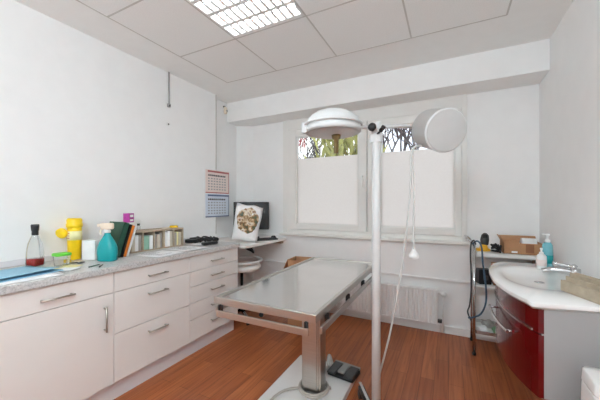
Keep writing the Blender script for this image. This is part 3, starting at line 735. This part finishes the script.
# keep the sharp corners of the slab exact
for pc in ((.322, 1.585), (.712, 1.675), (.712, 2.625), (.36, 2.625)):
    k = min(range(n), key=lambda i: (ro[i][0]-pc[0])**2+(ro[i][1]-pc[1])**2); ro[k] = pc
bowl = [(cx+.185*math.copysign(abs(math.cos(2*PI*k/n))**.8, math.cos(2*PI*k/n)), cy+.05+.27*math.copysign(abs(math.sin(2*PI*k/n))**.8, math.sin(2*PI*k/n))) for k in range(n)]
def mixp(a, b, q): return [(p[0]*(1-q)+r[0]*q, p[1]*(1-q)+r[1]*q) for p, r in zip(a, b)]
def scale(a, q, oy=0): return [(cx+(p[0]-cx)*q, cy+oy+(p[1]-cy-oy)*q) for p in a]
layers = [(scale(ro, .96), .8415), (scale(ro, .985), .85), (scale(ro, .998), .853), (ro, .856), (ro, .868), (scale(ro, .996), .872), (mixp(ro, bowl, .75), .872), (bowl, .870), (scale(bowl, .95, .05), .8655), (scale(bowl, .8, .05), .852), (scale(bowl, .6, .05), .844), (scale(bowl, .3, .05), .8415), (scale(bowl, .04, .05), .841)]
# the bowl sinks behind the drawer fronts
vs = [(x, y, z) for lay, z in layers for x, y in lay]; fs = []
for i in range(len(layers)-1):
    for k in range(n):
        k2 = (k+1) % n; fs.append((i*n+k, i*n+k2, (i+1)*n+k2, (i+1)*n+k))
nv = m._add(vs, fs, None, True); bm.faces.new(nv[-n:]); 
ob = obj('slab', m, 'ceramic', bs, True)
obj('drain', MB().lathe([(.0, .842), (.024, .842), (.024, .845), (0, .846)], 20, X=T(cx, cy+.05, 0)), 'chrome', bs, True)
# tap
t = thing('mixer_tap', 'chrome single-lever mixer tap at the back of the basin', 'tap', (.655, 2.235, .8725), .0)
obj('body', MB().lathe([(.028, 0), (.028, .006), (.024, .01), (.024, .045), (.022, .052), (0, .054)], 22), 'chrome', t)
obj('spout', MB().tube(curve([(0, 0, .026), (-.05, .012, .034), (-.11, .026, .032), (-.145, .034, .02)], 5), [.017]*11+[.014]*5, 12), 'chrome', t)
obj('lever', MB().tube(curve([(.0, 0, .052), (-.02, .004, .062), (-.1, .02, .074)], 5), [.02]*5+[.010]*6, 10), 'chrome', t)
# soap bottles
t = thing('soap_bottle', 'tall pale teal bottle with white pump on the basin', 'bottle', (.592, 2.51, .8725), .0)
obj('body', MB().lathe([(.026, 0), (.029, .004), (.03, .09), (.028, .15), (.018, .168), (.014, .172)], 24), 'paleteal', t)
obj('front_label', MB().lathe([(.0302, .03), (.0309, .03), (.0309, .085), (.0302, .085)], 24, cap=False), 'teal', t)
obj('pump', MB().lathe([(.016, .17), (.017, .188), (.007, .19), (.006, .215), (.013, .217), (.013, .228), (0, .229)], 18).box(-.03, 0, -.006, .006, .217, .228, .003), 'white', t)
t = thing('small_bottle', 'small white pump bottle in front of the teal bottle', 'bottle', (.548, 2.455, .8725))
obj('body', MB().lathe([(.024, 0), (.027, .003), (.027, .082), (.016, .095), (.012, .097)], 22), 'white', t)
obj('pump', MB().lathe([(.012, .096), (.013, .108), (.005, .11), (.005, .125), (.009, .127), (.008, .136), (0, .137)], 16), 'white', t)
obj('printed_label', MB().lathe([(.0273, .02), (.0279, .02), (.0279, .06), (.0273, .06)], 22, cap=False), 'pinkpaper', t)
tag(obj('teal_lid', MB().lathe([(.016, 0), (.018, .003), (.018, .014), (.012, .018), (0, .018)], 18), 'teal', loc=(.575, 2.375, .8727)), 'small teal lid lying between the bottles and the tap', 'lid')
# folded towels
t = thing('paper_towels', 'bundle of folded brown paper towels lying on the basin near the wall', 'paper towels', (.588, 1.79, .8727), math.radians(110))
pt = MB()
for k in range(12):
    y = -.063+.0105*k; j = random.uniform(-.007, .007)
    pt.box(-.115+j, .115+j, y, y+.0072, 0, .082+random.uniform(-.012, .012)-.03*(abs(k-5.5)/5.5)**3, .003, X=T(0, 0, 0, 0, 0, random.uniform(-.012, .012)))
obj('folded_sheets', pt, 'towel', t)
# bin by the wall
t = thing('waste_bin', 'white tapered bin at the lower right edge in front of the vanity', 'bin', (.572, 1.47, 0))
obj('body', MB().lathe([(.118, 0), (.122, .01), (.108, .60), (.106, .61)], 40, sq=12, sy=.7), 'white', t)
obj('lid', MB().lathe([(.1075, .612), (.108, .616), (.106, .652), (.1, .66), (.0, .66)], 40, sq=12, sy=.7), 'white', t)

# ------------------------------------------------------------------ trolley by the back wall
TX0, TX1, TY0, TY1 = .195, .665, 2.925, 3.225
t = thing('trolley', 'chrome framed trolley with white shelves beside the basin', 'trolley', ((TX0+TX1)/2, (TY0+TY1)/2, 0))
for x in (TX0, TX1):
    for y in (TY0, TY1):
        p = obj('post', MB().tube([(x, y, .006), (x, y, .955)], .0125, 12), 'chrome', t, True); obj('foot', MB().lathe([(.016, 0), (.016, .02), (.013, .024)], 14, X=T(x, y, 0)), 'black', p, True)
obj('shelf', MB().box(TX0+.02, TX1+.03, TY0-.03, TY1+.02, .855, .885, .004), 'white', t, True)
obj('shelf', MB().box(TX0+.01, TX1-.01, TY0, TY1, .585, .605, .004), 'white', t, True)
obj('shelf', MB().box(TX0+.01, TX1-.01, TY0, TY1, .165, .185, .004), 'white', t, True)
for y in (TY0,):
    obj('push_handle', MB().tube(curve([(TX0, TY0, .86), (TX0, TY0, .93), (TX0-.02, TY0, .97), (TX0-.055, TY0+.02, 1.0)], 5)+curve([(TX0-.055, TY0+.04, 1.0), (TX0-.055, TY1-.04, 1.0), (TX0-.02, TY1, .97), (TX0, TY1, .93), (TX0, TY1, .86)], 5), .010, 10), 'chrome', t, True)
tr = MB()
for x0, x1, y0, y1 in ((TX0+.01, TX1-.01, TY0, TY0+.004), (TX0+.01, TX1-.01, TY1-.004, TY1), (TX0+.01, TX0+.014, TY0, TY1), (TX1-.014, TX1-.01, TY0, TY1)): tr.box(x0, x1, y0, y1, .185, .215)
obj('tray_rim', tr, 'chrome', t, True)
t = thing('parcel_box', 'low opened brown cardboard box on the trolley top', 'box', (.545, 3.06, .8855), .0)
pbx = MB().box(-.135, .135, -.1, -.096, 0, .09).box(-.135, .135, .096, .1, 0, .09).box(-.135, -.131, -.1, .1, 0, .09).box(.131, .135, -.1, .1, 0, .09).box(-.135, .135, -.1, .1, 0, .004)
obj('box', pbx, 'kraft', t)
obj('flap', MB().box(-.132, .132, 0, .08, 0, .004, X=T(0, .1, .09, .5, 0, 0)), 'kraft', t)
obj('flap', MB().box(-.06, 0, -.098, .098, 0, .004, X=T(-.133, 0, .09, 0, 1.1, 0)), 'kraft', t)
obj('printed_patch', MB().box(.015, .07, -.1015, -.1, .015, .085), 'kraftdark', t)
obj('shipping_label', MB().box(-.08, -.04, -.1015, -.1, .01, .024), 'paper', t)
t = thing('paper_roll', 'white paper roll lying inside the cardboard box', 'roll', (.60, 3.08, .89))
obj('roll', MB().tube([(-.05, 0, .062), (.05, 0, .062)], .058, 24), 'paper', t); obj('core', MB().tube([(-.052, 0, .062), (.052, 0, .062)], .02, 16), 'kraft', t)
t = thing('hair_clipper', 'grey and yellow clipper standing on the trolley left of the cardboard box', 'clipper', (.275, 3.04, .8855), .2)
obj('body', MB().lathe([(.022, .05), (.03, .058), (.034, .10), (.028, .14), (.012, .158), (0, .16)], 20, X=T(0, 0, 0, 0, .08, 0)), 'dark', t)
obj('grip', MB().lathe([(.034, 0), (.038, .006), (.032, .03), (.024, .058)], 18, sy=1.2).box(-.06, .045, -.03, .03, 0, .024, .008), 'tool_yellow', t)
obj('head', MB().box(-.018, .018, -.034, -.02, .118, .15, .004), 'black', t)
pts = [(.355+.03*math.cos(k*.5)+.005*math.sin(k*2.1), 2.955+.03*math.sin(k*.5), .894+.0022*k*(.6+.4*math.sin(k*1.7)**2)) for k in range(36)]
tag(obj('clipper_cord', MB().tube(curve(pts, 3), .0085, 8), 'black'), 'coiled black cord on the trolley beside the yellow clipper', 'cord')
t = thing('charger', 'black charger block on the middle trolley shelf', 'charger', (.27, 3.0, .6055), .3)
obj('case', MB().box(-.05, .05, -.04, .04, 0, .13, .008), 'black', t); obj('plug', MB().box(-.02, .02, -.05, -.04, .04, .08, .004), 'dark', t)
t = thing('cardboard_tray', 'brown cardboard carton under the trolley top behind the basin', 'box', (.43, 3.05, .6055))
obj('carton', MB().box(-.09, .09, -.08, .08, 0, .17, .002), 'kraftdark', t); obj('flap', MB().box(-.088, .088, -.078, .078, .1702, .174, .001), 'kraft', t)
def crumple(r, seed):
    b = bmesh.new(); bmesh.ops.create_icosphere(b, subdivisions=3, radius=r)
    rnd = random.Random(seed)
    from mathutils import noise
    for v in b.verts:
        q = noise.noise(v.co*28+Vector((seed*3.1, 0, 0)))*.45; v.co *= 1+q; v.co.z = max(v.co.z*.7, -r*.5)
    m = MB(); m.merge(b); return m
for k, (x, y, r, m, lab) in enumerate(((.265, 2.985, .045, 'paper', 'crumpled white bag in the bottom trolley tray, nearest the post'), (.385, 3.0, .05, 'greenstuff', 'crumpled green wrap in the bottom trolley tray'), (.51, 2.985, .045, 'paper', 'crumpled white wrap right of the green one in the trolley tray'), (.32, 3.13, .05, 'greypack', 'crumpled grey wrap at the back of the trolley tray'))):
    tag(obj('crumpled_wrap', crumple(r, k+1), m, loc=(x, y, .187+r*.5)), lab, 'wrap', 'wraps in the bottom trolley tray')
tag(obj('hose', MB().tube(curve([(.18, 2.91, .955), (.215, 2.895, .985), (.245, 2.885, .94), (.255, 2.88, .80), (.275, 2.875, .62), (.275, 2.87, .48), (.24, 2.87, .38), (.185, 2.885, .335), (.15, 2.9, .32)], 7), .007, 8), 'hose'), 'blue-grey hose looped over the trolley and hanging in front', 'hose')
tag(obj('hose', MB().tube(curve([(.205, 2.905, .955), (.19, 2.89, .99), (.17, 2.885, .96), (.165, 2.885, .86), (.172, 2.89, .62), (.16, 2.89, .44), (.145, 2.90, .37), (.17, 2.90, .30)], 7), .006, 8), 'dark'), 'dark thin hose hanging down the front trolley post', 'hose')

# ------------------------------------------------------------------ outdoors
g = struct('ground', MB().box(-25, 20, 3.7, 30, -.45, -.4), 'lawn')
def branch(m, p, d, l, r, depth, rnd):
    if depth == 0 or r < .0025: return
    q = p; seg = [p]; dd = d.copy()
    for k in range(4):
        dd = (dd+Vector((rnd.uniform(-.22, .22), rnd.uniform(-.22, .22), rnd.uniform(-.05, .2)))).normalized(); q = q+dd*l/4; seg.append(q)
    m.tube(seg, [r*(1-.1*k) for k in range(5)], 5)
    for k in range(3 if depth > 1 else 2):
        nd = (dd+Vector((rnd.uniform(-.9, .9), rnd.uniform(-.9, .9), rnd.uniform(-.2, .6)))).normalized()
        branch(m, seg[rnd.choice((2, 3, 4))], nd, l*.74, r*.62, depth-1, rnd)
def tree(x, y, h, label, seed, leaves=0, lm='leaf', lsize=.1, spread=1.2, lz=(2, 5)):
    rnd = random.Random(seed)
    t = thing('tree', label, 'tree', (x, y, -.4), 0, 'trees outside the window')
    m = MB(); branch(m, Vector((0, 0, 0)), Vector((0, 0, 1)), h*.33, h*.018, 6, rnd); obj('branches', m, 'bark', t)
    if leaves:
        f = MB()
        for k in range(leaves):
            a = rnd.uniform(0, 2*PI); rr = spread*rnd.random()**.5; z = rnd.uniform(*lz)
            c = Vector((rr*math.cos(a), rr*math.sin(a), z)); d = Vector((rnd.gauss(0, .35), rnd.gauss(0, .35), 1)).normalized(); s = d.cross(Vector((rnd.gauss(0, 1), rnd.gauss(0, 1), .1))).normalized()
            l = lsize*rnd.uniform(.6, 1.5)
            f._add([c, c+d*l*.5+s*l*.1, c+d*l, c+d*l*.5-s*l*.1], [(0, 1, 2, 3)])
        obj('foliage', f, lm, t)
tree(-4.6, 9.2, 6, 'bare dark tree seen at the left of the left window', 3)
tree(-1.93, 6.0, 3.6, 'olive-green leafy tree seen through the left window', 5, 900, 'leaf', .36, .72, (1.9, 4.2))
tree(-1.75, 9.3, 6, 'bare dark tree seen at the left of the right window', 11)
tree(-1.75, 13.4, 8.5, 'bare dark tree seen behind the lamp through the right window', 17)
tree(-6.6, 12.6, 5.2, 'small reddish tree at the left edge of the left window', 23, 300, 'redleaf', .22, .5, (4.4, 5.3))

# ------------------------------------------------------------------ sky
w = bpy.data.worlds.new('sky'); SC.world = w; w.use_nodes = True
nt = w.node_tree; bg = nt.nodes['Background']
tc = nt.nodes.new('ShaderNodeTexCoord'); nz = nt.nodes.new('ShaderNodeTexNoise'); nz.inputs['Scale'].default_value = 3; nz.inputs['Detail'].default_value = 5
nt.links.new(tc.outputs['Generated'], nz.inputs['Vector'])
rp = ramp(nt, [(.4, (216, 222, 238)), (.62, (248, 248, 248))]); nt.links.new(nz.outputs['Fac'], rp.inputs[0]); nt.links.new(rp.outputs[0], bg.inputs[0])
bg.inputs[1].default_value = 2.45

# ------------------------------------------------------------------ camera
cam = bpy.data.cameras.new('camera'); co = bpy.data.objects.new('camera', cam); COL.objects.link(co)
co.location = (0, 0, 1.3); co.rotation_euler = (PI/2, 0, math.radians(27))
cam.sensor_width = 36; cam.lens = 292/600*36; cam.shift_y = 4/600; cam.clip_start = .02
SC.camera = co
SC.view_settings.view_transform = 'Standard'; SC.view_settings.look = 'None'; SC.view_settings.gamma = 1; SC.view_settings.use_curve_mapping = False
SC.view_settings.exposure = 0.0
SC.cycles.max_bounces = 14; SC.cycles.diffuse_bounces = 8; SC.cycles.glossy_bounces = 6; SC.cycles.transparent_max_bounces = 16; SC.cycles.transmission_bounces = 8
SC.cycles.sample_clamp_indirect = 6; SC.cycles.caustics_reflective = False; SC.cycles.caustics_refractive = False
SC.cycles.use_denoising = True
